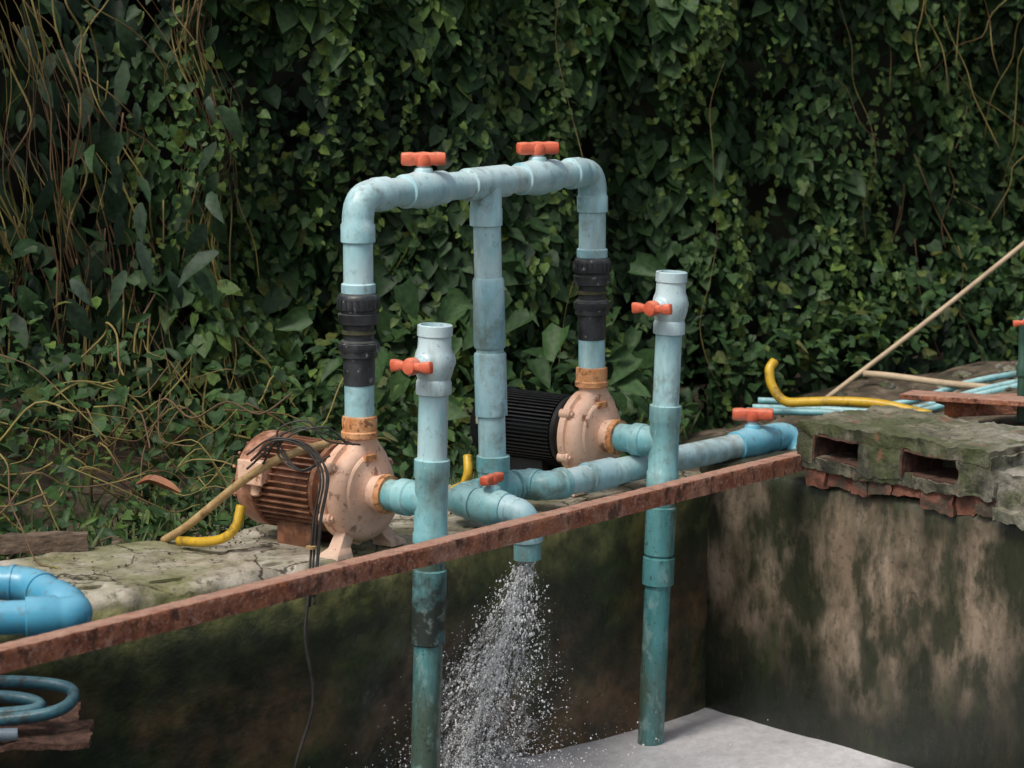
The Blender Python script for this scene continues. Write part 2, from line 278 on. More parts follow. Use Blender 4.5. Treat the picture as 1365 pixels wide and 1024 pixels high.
# ---------------------------------------------------------------- discharge pipework
PW=empty('discharge_pipework',(-.065,8.905,0),'weathered pale blue PVC pipe arch joining two pumps with orange valves','pipework')
def riser(v):
    b=V((v.x,v.y,0))
    obj('pipe',rev(b,Z,[(.42,.046),(.523,.046)]),'pale',PW); obj('pipe',rev(b,Z,[(.83,.046),(.96,.046)]),'pale',PW)
    obj('black_pipe_section',rev(b,Z,[(.521,.047),(.523,.049),(.60,.049),(.612,.047)]),'black',PW)
    g=G(); g.add(rev(b,Z,[(.605,.052),(.608,.058),(.655,.058),(.66,.052)])); g.add(rev(b,Z,[(.625,.062),(.628,.064),(.65,.064),(.653,.06)],8))
    g.add(rev(b,Z,[(.659,.047),(.712,.047)]))
    g.add(rev(b,Z,[(.708,.054),(.712,.062),(.742,.064),(.744,.058),(.752,.058),(.755,.064),(.79,.064),(.80,.060),(.805,.052)]))
    for i in range(20):
        a=i*math.pi/10; g.add(box(b+V((math.cos(a)*.0635,math.sin(a)*.0635,.773)),V((-math.sin(a),math.cos(a),0))*.004,V((math.cos(a),math.sin(a),0))*.003,Z*.016))
    obj('union_coupling',g,'black',PW,label='black ribbed union coupling')
    obj('seal_ring',rev(b,Z,[(.678,.049),(.68,.053),(.69,.053),(.692,.049)]),'brass',PW)
    obj('pipe_collar',rev(b,Z,[(.803,.047),(.806,.053),(.832,.053),(.836,.048)],28),'blue',PW)
mA=V((V1.x,V1.y,ZM)); mB=V((V2.x,V2.y,ZM)); md=(mB-mA); ML=md.length; md.normalize()
riser(V1); riser(V2)
obj('elbow',elbow(mA-Z*.1,mA,mB,col=.06),'pale',PW); obj('elbow',elbow(mB-Z*.1,mB,mA,col=.06),'pale',PW)
C0=mA+md*ML*.518
def P(t0,t1,r=.045): return rev(mA+md*t0,md,[(0,r),(t1-t0,r)])
obj('pipe',P(.13,ML-.13),'pale',PW)
obj('tee_joint',G().add(rev(C0-md*.105,md,[(0,.050),(.002,.053),(.208,.053),(.21,.050)])).add(rev(C0,-Z,[(0,.051),(.08,.051),(.085,.053),(.138,.053),(.14,.049)])),'pale',PW)
def valve(c,d,s,b,parent,m='pale',hm=.085,k=1,L=.10,block=False):
    g=G().add(rev(c-d*L,d,[(0,.049),(.002,.0535),(L-.05,.0545),(L-.03,.059),(L,.061),(L+.03,.059),(L+.05,.0545),(2*L-.002,.0535),(2*L,.049)]))
    g.add(rev(c,s,[(0,.030),(.062,.030),(.068,.026)],20)); 
    o=obj('valve',g,m,parent,sharp=50); obj('valve_stem',rev(c+s*.066,s,[(0,.020),(hm-.066,.020)],16),'white',o); handle(c+s*hm,s,b,o,k,block); return o
for t in(.258,.745):
    valve(mA+md*ML*t,md,Z,V((.95,.1 if t<.5 else .35,0)),PW,hm=.074,block=True)
RB=V((-.062,8.905,.084)); cd=(C0-RB); cd.normalize()
def zc(z): return (z-.084)/cd.z
obj('pipe',rev(RB,cd,[(.0,.045),(zc(1.0),.045)]),'pale',PW)
obj('coupling',rev(RB,cd,[(zc(.335),.047),(zc(.338),.053),(zc(.54),.053),(zc(.545),.05)]),'blue',PW)
obj('coupling',rev(RB,cd,[(zc(.56),.049),(zc(.565),.052),(zc(.78),.052),(zc(.79),.048)]),'blue',PW)
Lc=V((-.185,8.745,.084)); Ec=V((.045,8.575,.078)); Pa=V((.04,9.045,.084)); Pb=V((.118,8.99,.084)); Pc=V((1.005,9.925,.094))
obj('tee_joint',G().add(rev(RB-a_*.09,a_,[(0,.049),(.002,.054),(.045,.054),(.05,.05),(.13,.05),(.135,.054),(.178,.054),(.18,.049)])).add(rev(RB,Z,[(0,.05),(.065,.05),(.07,.055),(.118,.055),(.12,.05)])),'teal',PW)
obj('elbow',elbow(RB,Lc,Ec,rb=.055,col=.03),'teal',PW)
qe=(Ec-Lc).normalized()
obj('pipe',rev(Lc+qe*.06,qe,[(0,.045),(.16,.045)]),'teal',PW)
valve(Lc+qe*.15,qe,Z,V((.5,.85,0)),PW,'teal',.075,.75,.06,True)
obj('elbow',elbow(Lc,Ec,Ec-Z+V((.06,0,0)),rb=.055,col=.04,r=.043,cr=.049),'blue',PW)
od=(V((.03,-.0,-1))).normalized()
obj('pipe',rev(Ec+od*.08,od,[(0,.043),(.070,.044),(.070,.038),(.02,.038)],28),'teal',PW,label='pipe outlet pouring water')
obj('elbow',elbow(RB,Pa,Pb,rb=.045,col=.015),'teal',PW)
obj('elbow',elbow(Pa,Pb,Pc,rb=.05,col=.03),'teal',PW)
ld=(Pc-Pb); LL=ld.length; ld.normalize()
obj('pipe',rev(Pb+ld*.06,ld,[(0,.045),(LL-.12,.045)]),'pale',PW,label='long bleached blue pipe')
obj('coupling',rev(Pb+ld*.19,ld,[(0,.048),(.003,.053),(.13,.053),(.133,.048)]),'blue',PW)
vv=valve(Pb+ld*(LL-.20),ld,Z,V((.9,-.1,0)),PW,'endblue',.08,1.05,block=True)
Pd=Pc+V((.10,-.06,-.16))
obj('elbow',elbow(Pb,Pc,Pd,rb=.055,col=.035,cr=.054,r=.051),'endblue',PW)
obj('pipe',rev(Pc+(Pd-Pc).normalized()*.08,Pd-Pc,[(0,.045),(.14,.045)]),'endblue',PW)
# ---------------------------------------------------------------- suction pipes
def suction(T,V0,lean,ztop,zt,n,bot,lower):
    top=V((lean,0,1)).normalized()
    e=empty('suction_pipe',(T.x,T.y,-.86),n,'pipe','suction pipes standing in the tank')
    def S(z0,prof,m,name,lab=None): return obj(name,rev(T,top,[(z-T.z,r) for z,r in prof]),m,e,label=lab)
    S(0,[(bot,.045),(zt,.045)],'tealdeep' ,'lower_pipe')
    S(0,[(.05,.045),(ztop-.1,.045)],'pale','upper_pipe')
    g=G(); g.add(rev(T,top,[(zt-T.z,.05),(zt-T.z+.003,.054),(-.10,.0545),(-.095,.051),(.07,.051),(.075,.0545),(.128,.0545),(.13,.05)]))
    d=(V0-T); d.z=0; d.normalize(); g.add(rev(T,d,[(0,.05),(.075,.051),(.08,.056),(.118,.056),(.12,.05)]))
    obj('tee_joint',g,'teal',e)
    L=(V0-T).length
    obj('inlet_pipe',rev(T,d,[(.1,.048),(L-.09,.048)]),'teal',e)
    z=ztop-T.z; s=V((-.62,-.78,0)).normalized(); c=T+top*(z-.115)
    g=G().add(rev(T,top,[(z-.212,.049),(z-.210,.054),(z-.175,.054),(z-.165,.050),(z-.150,.055),(z-.130,.060),(z-.105,.061),(z-.085,.057),(z-.07,.051),(z-.035,.050),(z-.033,.0535),(z-.002,.0535),(z,.051),(z,.042),(z-.06,.042)]))
    g.add(rev(c,-s,[(0,.036),(.055,.036),(.066,.030),(.068,.01)],24)); g.add(rev(c,s,[(0,.034),(.055,.034),(.06,.028)],24))
    vb=obj('valve',g,'white',e,label='whitened valve body open at the top')
    obj('valve_stem',rev(c+s*.045,s,[(0,.026),(.02,.026),(.022,.019),(.05,.019)],20),'white',vb)
    handle(c+s*.088,s,V((.9,-.45,.04)),vb,.98)
    for zz,r0 in lower: S(0,[(zz[0],.047),(zz[0]+.004,r0),(zz[1]-.004,r0),(zz[1],.047)],zz[2],'coupling')
    return e
suction(T1,V1,.026,.73,.06,'blue PVC suction pipe with whitened open valve body and orange handle',-1.0,[((-.255,-.02,'rust_pipe'),.052)])
suction(T2,V2,.036,.775,.03,'taller blue PVC suction pipe rising from foamy water with orange handle',-1.0,[((-.20,-.03,'tealdeep'),.052),((-.305,-.205,'tealdeep'),.0545)])
# ---------------------------------------------------------------- pumps
def pump(V0,label,motor,cowl,mlen,S,nf,big):
    base=V((V0.x,V0.y,0)); e=empty('water_pump',base,label,'pump','electric water pumps on the tank wall')
    def W(x,y,z): return base+p_*x+a_*y*-1+Z*z
    c=W(0,0,.19); g=G()
    g.add(rev(c,p_,[(-.115,.050),(-.113,.060),(-.088,.060),(-.084,.054),(-.066,.056),(-.058,.070),(-.053,.095),(-.050,.112),(-.044,.118),(-.032,.120),(-.026,.136),(-.008,.140),(.006,.140),(.012,.150*big),(.036,.150*big),(.040,.13),(.06,.118),(.075,.10)],56))
    pts=[];rd=[]
    for i in range(61):
        t=i/60; an=math.radians(-80+t*330)
        rr=(.100+.012*t)*big; r=.030+.018*t
        pts.append(c+(a_*math.sin(an)*-1+Z*math.cos(an))*rr+p_*-.006); rd.append(r)
    g.add(sweep(pts,rd,24))
    for i in range(6):
        an=i*math.pi/3+.45; cc=c+(a_*math.cos(an)+Z*math.sin(an))*.146*big
        g.add(rev(cc,p_,[(-.004,.012),(-.002,.016),(.040,.016),(.042,.012)],14))
        g.add(rev(cc,p_,[(-.012,.006),(-.012,.009),(-.002,.009)],6))
    obj('pump_casing',g,'peach',e,sharp=34)
    g=G().add(sweep([W(.0,-.06,.24),W(0,-.045,.28),W(0,-.02,.32),W(0,-.004,.35),W(0,0,.37)],[.060,.057,.050,.046,.05],24))
    g.add(sweep([W(0,.035,.265),W(0,.018,.305),W(0,.004,.35)],[.045,.042,.038],20))
    obj('discharge_neck',g,'peach',e)
    obj('discharge_collar',rev(W(0,0,.355),Z,[(0,.05),(.004,.057),(.02,.058),(.024,.054),(.058,.055),(.068,.053),(.07,.047)],28),'rustcollar',e)
    obj('inlet_ring',rev(c,p_,[(-.119,.052),(-.119,.060),(-.1,.062),(-.098,.052)],28),'rustcollar',e)
    g=G().add(box(W(-.050,.01,.298),a_*.028,Z*.011,p_*.006)); obj('name_plate',g,'rustcollar',e,bevel=.002)
    for sy in(-1,1):
        g=G(); vs=[]
        for (x,y,z,hx,hy) in [(.0,.05,.115,.024,.030),(-.004,.080,.07,.020,.026),(-.008,.11,.03,.024,.026),(-.01,.128,.016,.036,.034),(-.01,.131,.0,.040,.038)]:
            for i,j in((-1,-1),(1,-1),(1,1),(-1,1)): vs.append(W(x+i*hx,sy*y+j*hy,z))
        fs=[(0,1,2,3),(16,19,18,17)]
        for r in range(4):
            for k in range(4): fs.append((r*4+k,(r+1)*4+k,(r+1)*4+(k+1)%4,r*4+(k+1)%4))
        g.add((vs,fs)); g.add(rev(W(-.014,sy*.14,.012),Z,[(0,.011),(.014,.011),(.014,.004),(.02,.004)],6))
        obj('foot',g,'peach',e,bevel=.005)
    g=G(); x0=.075; x1=mlen-.10
    g.add(rev(c,p_,[(x0-.01,.095*S),(x0,.118*S),(x0+.016,.118*S),(x0+.02,.100*S),(x1,.100*S),(x1+.01,.08*S)],40))
    for i in range(nf):
        an=2*math.pi*i/nf; d=a_*math.cos(an)+Z*math.sin(an); t=p_.cross(d)
        g.add(box(c+p_*((x0+x1)/2+.01)+d*.106*S,p_*((x1-x0)/2-.012),t*.0022,d*.013*S))
    g.add(box(W((x0+x1)/2,.065,.045),p_*.07,a_*.016,Z*.045)); g.add(box(W((x0+x1)/2,-.065,.045),p_*.07,a_*.016,Z*.045)); 
    obj('motor',g,motor,e,sharp=30,label='ribbed motor housing')
    g=G().add(rev(c,p_,[(x1-.01,.120*S),(x1-.008,.125*S),(x1+.045,.125*S),(x1+.06,.120*S),(x1+.08,.10*S),(x1+.09,.085*S),(x1+.082,.08*S),(x1+.094,.07*S),(x1+.096,.055*S),(x1+.086,.05*S),(x1+.097,.042*S),(x1+.098,.02)],40))
    for i in range(16):
        an=2*math.pi*i/16; d=a_*math.cos(an)+Z*math.sin(an); t=p_.cross(d); g.add(box(c+p_*(x1+.093)+d*.062*S,p_*.004,t*.004,d*.04*S))
    obj('fan_cover',g,cowl,e,sharp=35)
    xb=x1-.02; g=G(); o=.108*S
    g.add(box(W(xb,o,.235),p_*.045,a_*.03,Z*.034)).add(box(W(xb,o+.031,.235),p_*.050,a_*.006,Z*.039)).add(rev(W(xb,o+.005,.20),-Z,[(0,.018),(.04,.018),(.042,.014)],14))
    tb=obj('terminal_box',g,'peach' if motor!='motorblack' else cowl,e,bevel=.004)
    if motor=='motorblack':
        obj('label_plate',box(W(xb,o+.039,.235),p_*.035,a_*.002,Z*.026),'label',tb)
    return e
pump(V1,'peach painted centrifugal pump with rusty ribbed motor on concrete wall','rustpeach','cowl',.43,1.2,40,1.06)
pump(V2,'peach centrifugal pump with black motor behind the blue pipes','motorblack','motorblack',.47,1.06,56,1.03)
# ---------------------------------------------------------------- beam
B0=V((-1.62,6.12,.11)); B1=V((1.03,9.33,.11)); bd=(B1-B0); BL=bd.length; bd.normalize(); bn=V((bd.y,-bd.x,0))
vs=[];fs=[];NB=420
prof=[(0,.027),(0,.013),(0,0),(0,-.013),(0,-.029),(-.008,-.029),(-.008,.019),(-.066,.019),(-.068,.025),(-.035,.028),(-.002,.029)]
for i in range(NB+1):
    c=B0+bd*BL*i/NB
    for k,(o,z) in enumerate(prof):
        q=c+bn*o+Z*z; w=noise.noise(q*24)*.0018+noise.noise(q*70)*.0014; vs.append(q+bn*w+Z*(noise.noise(q*30+V((3,3,3)))*.0010+noise.noise(q*90)*.0009+noise.noise(c*2.3)*.001))
K=len(prof)
for i in range(NB):
    for k in range(K): fs.append((i*K+k,i*K+(k+1)%K,(i+1)*K+(k+1)%K,(i+1)*K+k))
fs.append(tuple(range(K))); fs.append(tuple(NB*K+k for k in range(K-1,-1,-1)))
obj('steel_beam',(vs,fs),'rust',label='long rusty steel angle beam spanning the tank in front of pipes',cat='beam',sharp=50)
# ---------------------------------------------------------------- walls
def sm(a,b,x):
    t=max(0,min(1,(x-a)/(b-a))); return t*t*(3-2*t)
A=[V((-3.4,6.2,0)),V((-2.0,7.2,0)),V((-1.2,7.76,0)),V((-.62,8.11,0)),V((-.42,8.26,0)),V((.70,9.66,0))]
def wallmesh(path,prof,step=.02,amp=.012,seed=0,chip=.06,flat=1,batter=False):
    pts=[]
    for i in range(len(path)-1):
        a,b=path[i],path[i+1]; n=max(2,int((b-a).length/step))
        for k in range(n): pts.append(a+(b-a)*k/n)
    pts.append(path[-1]); vs=[];fs=[]
    P2=[]
    for i in range(len(prof)-1):
        (o0,z0),(o1,z1)=prof[i],prof[i+1]; l=math.hypot(o1-o0,z1-z0); n=max(1,int(l/(.014 if z0>-.1 else .03)))
        for k in range(n): P2.append((o0+(o1-o0)*k/n,z0+(z1-z0)*k/n))
    P2.append(prof[-1]); K=len(P2)
    for i,c in enumerate(pts):
        t=(pts[min(i+12,len(pts)-1)]-pts[max(i-12,0)]).normalized(); nn=V((-t.y,t.x,0))
        bf=sm(.66,-.1,c.x) if batter else 1
        for jx,(o,z) in enumerate(P2):
            if batter and z<-.1 and o<.3: o=o*bf
            q=c+nn*o+Z*z; w=V((seed,0,0))
            d=noise.noise(q*3+w)*amp*1.2+noise.noise(q*11+w)*amp*.8+noise.noise(q*35+w)*amp*.4
            dz=d*(flat if z>-.04 and o>.03 else 1)
            if z>-.06 and o<.10:
                d2=max(0,noise.noise(c*6+w)-.05)*chip*.7+max(0,noise.noise(q*19+w))*chip*.25; q=q+nn*d2-Z*d2*.6
            if o>.02 and z>-.03:
                qq=q+V((noise.noise(q*7),noise.noise(q*7+V((4,4,4))),0))*.06
                q=q+Z*.009*sm(-.03,.03,noise.noise(qq*2.3+V((7,seed,0))))
            k=1 if z>-.04 else .5
            vs.append(q+nn*d*-.6*k+Z*dz*(1 if o>.001 else .2)*.8)
    for i in range(len(pts)-1):
        for k in range(K-1): fs.append((i*K+k,(i+1)*K+k,(i+1)*K+k+1,i*K+k+1))
    return vs,fs
wa=obj('concrete_wall',wallmesh(A,[(.20,-1.05),(.16,-.86),(.04,-.35),(0,-.2),(0,-.05),(.006,-.02),(.03,-.003),(.08,-.004),(.62,-.008),(.65,-.03),(.67,-.5)],amp=.012,step=.012,flat=.3,batter=True),'concA',label='old mossy concrete tank wall with crumbling top carrying pumps',cat='wall',sharp=70)
BD=V((.655,-.756,0)).normalized(); BN=V((.756,.655,0)).normalized()
CB=V((.70,9.66,0))
wb=empty('tank_wall',CB+BD*1.2+V((0,0,-1.0)),'stained concrete tank wall topped with broken cap and bricks','wall')
v,f=wallmesh([CB-BD*.05,CB+BD*2.6],[(0,-1.05),(0,.02),(.01,.045),(.1,.05),(.5,.05)],amp=.014,seed=4,chip=.03)
obj('wall_face',(v,f),'concB',wb,sharp=70)
def capbox(s0,s1,o0,o1,z0,z1,amp=.006,org=None,d1=None,d2=None,lowf=1.0):
    g=G(); org=org or CB; d1=d1 or BD; d2=d2 or BN
    def face(fn,nu,nv):
        vs=[];fs=[]
        for i in range(nu+1):
            for j in range(nv+1):
                q=fn(i/nu,j/nv); w=V((noise.noise(q*22),noise.noise(q*22+V((5,5,5))),noise.noise(q*22+V((9,1,4)))))*amp+V((noise.noise(q*6),noise.noise(q*6+V((5,5,5))),noise.noise(q*6+V((9,1,4)))))*amp*lowf+V((noise.noise(q*55),noise.noise(q*55+V((5,5,5))),noise.noise(q*55+V((9,1,4)))))*amp*.5
                vs.append(q+w)
        for i in range(nu):
            for j in range(nv): a=i*(nv+1)+j; fs.append((a,a+nv+1,a+nv+2,a+1))
        g.add((vs,fs))
    def pt(s,o,z): return org+d1*s+d2*o+Z*z
    ds,do,dz=s1-s0,o1-o0,z1-z0; n=lambda x:max(2,int(x/.012))
    face(lambda u,v:pt(s0+ds*u,o0,z0+dz*v),n(ds),n(dz)); face(lambda u,v:pt(s0+ds*u,o1,z1-dz*v),n(ds),n(dz))
    face(lambda u,v:pt(s0+ds*u,o0+do*v,z1),n(ds),n(do)); face(lambda u,v:pt(s0+ds*u,o1-do*v,z0),n(ds),n(do))
    face(lambda u,v:pt(s0,o1-do*u,z0+dz*v),n(do),n(dz)); face(lambda u,v:pt(s1,o0+do*u,z0+dz*v),n(do),n(dz))
    return g
g=G()
def J(*a,**k):
    h=capbox(*a,**k); g.add((h.v,h.f))
J(.46,1.30,-.030,.42,.214,.258,amp=.010); J(.46,1.30,-.026,.40,.094,.132,amp=.010)
J(.455,.535,-.0275,.40,.11,.24,amp=.010); J(.735,.925,-.0285,.40,.11,.24,amp=.010); J(1.165,1.31,-.0275,.40,.11,.24,amp=.010); J(.52,1.17,.18,.38,.11,.24)
J(1.30,1.44,-.01,.4,.06,.20,amp=.012); J(1.42,2.4,-.03,.5,.055,.195,amp=.012)
J(1.32,1.52,-.045,.1,.045,.085,amp=.010)
J(1.50,2.4,.08,.35,.18,.235,amp=.012)
obj('wall_cap',g,'cap',wb,sharp=60)
g=G()
for s0,s1 in((.535,.735),(.925,1.165)):
    h=capbox(s0+.004,s1-.004,-.020,.17,.130,.137,amp=.004); g.add((h.v,h.f))
    h=capbox(s0-.002,s0+.008,-.036,.17,.130,.218,amp=.004); g.add((h.v,h.f)); h=capbox(s0+.004,s1-.002,-.030,.17,.209,.216,amp=.004); g.add((h.v,h.f))
obj('rusty_channel',g,'darkrust',wb)
g=G(); s=.49
while s<1.28:
    l=U(.07,.15); z0=.040+U(-.014,.018)
    if R()<.9:
        h=capbox(s,s+l-.004,-.008+U(-.014,.012),.1,z0,.10,amp=.010); g.add((h.v,h.f))
    s+=l
for i in range(12):
    s=U(1.25,1.9); o=U(.1,.4); h=capbox(s,s+U(.05,.12),o,o+U(.05,.09),.235,.235+U(.02,.045),amp=.010); g.add((h.v,h.f))
obj('brick_course',g,'brick',wb)
# ---------------------------------------------------------------- ground, water
def edgeY(x):
    for i in range(len(A)-1):
        if A[i].x<=x<=A[i+1].x:
            t=(x-A[i].x)/(A[i+1].x-A[i].x); return A[i].y+(A[i+1].y-A[i].y)*t
    return None
def gh(x,y):
    h=-.06
    h+=.22*sm(.75,1.5,x)*sm(13,10,y)
    h+=.22*sm(-1.0,-2.2,x)*sm(8.4,9.8,y)
    q=V((x,y,0)); h+=noise.noise(q*1.6)*.05+noise.noise(q*6)*.025+noise.noise(q*17)*.012
    h+=.10*sm(1.5,2.1,x)*sm(9.2,10,y)
    return h
vs=[];fs=[];idx={}
st=.07; nx=int(12/st); ny=int(14/st)
def inside(x,y):
    if x<CB.x:
        e=edgeY(x) if x>A[0].x else A[0].y+(x-A[0].x)*.7
        return y<e+.42
    d=V((x,y,0))-CB; return d.dot(BN)<.22
for i in range(nx+1):
    for j in range(ny+1):
        x=-5+i*st; y=4+j*st; idx[i,j]=len(vs); vs.append((x,y,gh(x,y)))
for i in range(nx):
    for j in range(ny):
        if not inside(-5+(i+.5)*st,4+(j+.5)*st): fs.append((idx[i,j],idx[i+1,j],idx[i+1,j+1],idx[i,j+1]))
obj('ground_bank',(vs,fs),'soil',kind='structure',label='rough soil bank behind the tank',sharp=80)
obj('ground',([(-150,-150,-1.02),(150,-150,-1.02),(150,250,-1.02),(-150,250,-1.02)],[(0,1,2,3)]),'soil',kind='structure',smooth=False)
vs=[];fs=[];n=240
for i in range(n+1):
    for j in range(n+1):
        x=-4+8*i/n; y=2+8.4*j/n; d=math.hypot(x+.15,y-8.5)
        vs.append((x,y,-.86+noise.noise(V((x*3,y*3,0)))*.007+noise.noise(V((x*9,y*9,4)))*.003+math.sin(d*26)*.004*math.exp(-d*1.2)+.05*math.exp(-(d/.25)**2)*(1+noise.noise(V((x*14,y*14,2))))))
for i in range(n):
    for j in range(n):
        a=i*(n+1)+j
        x=-4+8*(i+.5)/n; y=2+8.4*(j+.5)/n
        e=edgeY(x) if x<CB.x else 99
        if x<CB.x and e is not None and y>e+.36: continue
        if x>=CB.x and (V((x,y,0))-CB).dot(BN)>.12: continue
        fs.append((a,a+n+1,a+n+2,a+1))
obj('water',(vs,fs),'water',kind='structure',label='dark tank water covered with white foam')
# ---------------------------------------------------------------- falling water
ico_v=[];t=(1+5**.5)/2
for a,b in((-1,t),(1,t),(-1,-t),(1,-t)): ico_v.append(V((a,b,0)).normalized())
for a,b in((-1,t),(1,t),(-1,-t),(1,-t)): ico_v.append(V((0,a,b)).normalized())
for a,b in((-1,t),(1,t),(-1,-t),(1,-t)): ico_v.append(V((b,0,a)).normalized())
ico_f=[(0,11,5),(0,5,1),(0,1,7),(0,7,10),(0,10,11),(1,5,9),(5,11,4),(11,10,2),(10,7,6),(7,1,8),(3,9,4),(3,4,2),(3,2,6),(3,6,8),(3,8,9),(4,9,5),(2,4,11),(6,2,10),(8,6,7),(9,8,1)]
oct_v=[V((1,0,0)),V((0,1,0)),V((-1,0,0)),V((0,-1,0)),V((0,0,1)),V((0,0,-1))]
oct_f=[(0,1,4),(1,2,4),(2,3,4),(3,0,4),(1,0,5),(2,1,5),(3,2,5),(0,3,5)]
O=Ec+od*.150
g=G()
def jet(h,rr,an):
    r=(.034+.36*h)*rr; return V((O.x-.28*h-.07*h*h+math.cos(an)*r,O.y-.1*h+math.sin(an)*r*.8,O.z-h))
made=0
while made<13500:
    h=U(0,1)**.75*.82; rr=abs(random.gauss(0,.58))
    if R()<.18: rr=U(.7,1.45)
    if rr>1.55: continue
    an=U(0,2*math.pi); c=jet(h,rr,an)
    cl=noise.noise(V((rr*math.cos(an)*4,rr*math.sin(an)*4,h*7)))+.8*noise.noise(V((rr*math.cos(an)*11,rr*math.sin(an)*11,h*18)))
    if R()>sm(-.20,.45,cl)*(1 if rr<1 else .6)+.05: continue
    r=random.lognormvariate(math.log(.00135),.5); r=min(r,.0044); k=1+abs(random.gauss(0,2.0))*math.exp(-h*2.6)*(1 if rr<.9 else .3)
    ax=((jet(h+.03,rr,an)-jet(h,rr,an)).normalized()+rn()*.15).normalized()
    sv=(ico_v,ico_f) if r>.0022 else (oct_v,oct_f)
    g.add(([c+v*r*U(.7,1.25)+ax*(v.dot(ax)*r*(k-1)) for v in sv[0]],sv[1])); made+=1
for i in range(3800):
    h=.25+.57*R()**.6; an=U(0,6.28); r=abs(random.gauss(0,.36))*h; c=V((O.x-.40*h-.03+math.cos(an)*r*1.15,O.y+math.sin(an)*r*.7,O.z-h)); rr=min(.0044,random.lognormvariate(math.log(.0014),.55))
    g.add(([c+v*rr*U(.8,1.3) for v in oct_v],oct_f))
for i in range(4500):
    an=U(0,6.28); r=abs(random.gauss(0,.26)); hgt=abs(random.gauss(0,.09)); c=V((-.13+math.cos(an)*r*1.4,8.55+math.sin(an)*r,-.855+hgt)); rr=min(.0045,random.lognormvariate(math.log(.0016),.5)); g.add(([c+v*rr for v in oct_v],oct_f))
fw=empty('falling_water',(O.x,O.y,-.86),'white water gushing and splashing from the pipe outlet','water'); fw['kind']='stuff'
obj('spray_drops',g,'drop',fw,kind='stuff',sharp=180)
g=G(); fl=[]
for li,rr0 in enumerate((.22,.42,.64)):
    vs=[];fs=[];nh=84;na=60
    for i in range(nh+1):
        h=.80*i/nh-.005
        for k in range(na):
            an=2*math.pi*k/na; rr=rr0*(1+.35*noise.noise(V((math.cos(an)*2.2,math.sin(an)*2.2,h*3+li*9)))+.45*noise.noise(V((math.cos(an)*5,math.sin(an)*5,h*16+li*5)))*min(1,h*5)); q=jet(max(h,0),rr,an); q.z=O.z-h; vs.append(q); fl.append((math.cos(an)*rr0+li*3,math.sin(an)*rr0+li*2,h))
    for i in range(nh):
        for k in range(na): fs.append((i*na+k,i*na+(k+1)%na,(i+1)*na+(k+1)%na,(i+1)*na+k))
    g.add((vs,fs))
obj('water_sheet',g,'sheet',fw,kind='stuff',sharp=180,cols=fl,aname='flow')
# ---------------------------------------------------------------- leaves
LV=[(0,0,0),(0,.5,-.05),(0,1,.0),(-.33,-.06,.05),(-.46,.28,.08),(-.27,.68,.06),(.33,-.06,.05),(.46,.28,.08),(.27,.68,.06)]
LF=[(0,3,4,1),(1,4,5,2),(0,1,7,6),(1,2,8,7)]
NV=[(0,0,0),(0,.5,.03),(0,1,-.12),(-.06,.05,.02),(-.15,.35,.05),(-.10,.72,.0),(.06,.05,.02),(.15,.35,.05),(.10,.72,.0)]
class Leaves:
    def __init__(s): s.v=[];s.f=[];s.c=[]
    def add(s,p,nrm,tip,size,col,shape=LV,wide=1):
        nrm=nrm.normalized(); tip=(tip-nrm*tip.dot(nrm)).normalized(); x=tip.cross(nrm); o=len(s.v); curl=U(.0,2.6); wide*=U(.72,1.08); droop=U(-.05,.25); sk=U(-.14,.14)
        for a,b,c in shape: s.v.append(tuple(p+(x*(a*wide+sk*b*b)+tip*b+nrm*(c*curl-droop*b*b))*size)); s.c.append(col)
        s.f+=[tuple(i+o for i in f) for f in LF]
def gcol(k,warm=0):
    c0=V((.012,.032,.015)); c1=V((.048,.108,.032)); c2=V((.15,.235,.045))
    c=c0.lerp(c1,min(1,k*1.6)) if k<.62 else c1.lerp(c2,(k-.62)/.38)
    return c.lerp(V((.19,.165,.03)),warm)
hd=V((1,.5,0)).normalized(); hn=V((.447,-.894,0))
def clump(x,z):
    return noise.noise(V((x*2.4+.3*noise.noise(V((x,z*2,8))),z*.75,5)))*.36+noise.noise(V((x*5.5,z*2.2,15)))*.16
def hsurf(x,z):
    y=10.75+.5*x
    n=noise.noise(V((x*1.1,z*.7,1)))*.28+clump(x,z)+noise.noise(V((x*9,z*6,9)))*.05
    lean=-.18*sm(1.3,0,z)*(1 if x>-1 else .3)
    if x<-1.25: n+=-.30*sm(-1.1,-1.6,x)
    return V((x,y,z))+hn*(n-lean*.5)
def hollow(x,z): return sm(-1.1,-1.5,x+.12*noise.noise(V((z*3,1,1))))*sm(-.05,.30,z)
Lh=Leaves()
cnt=0
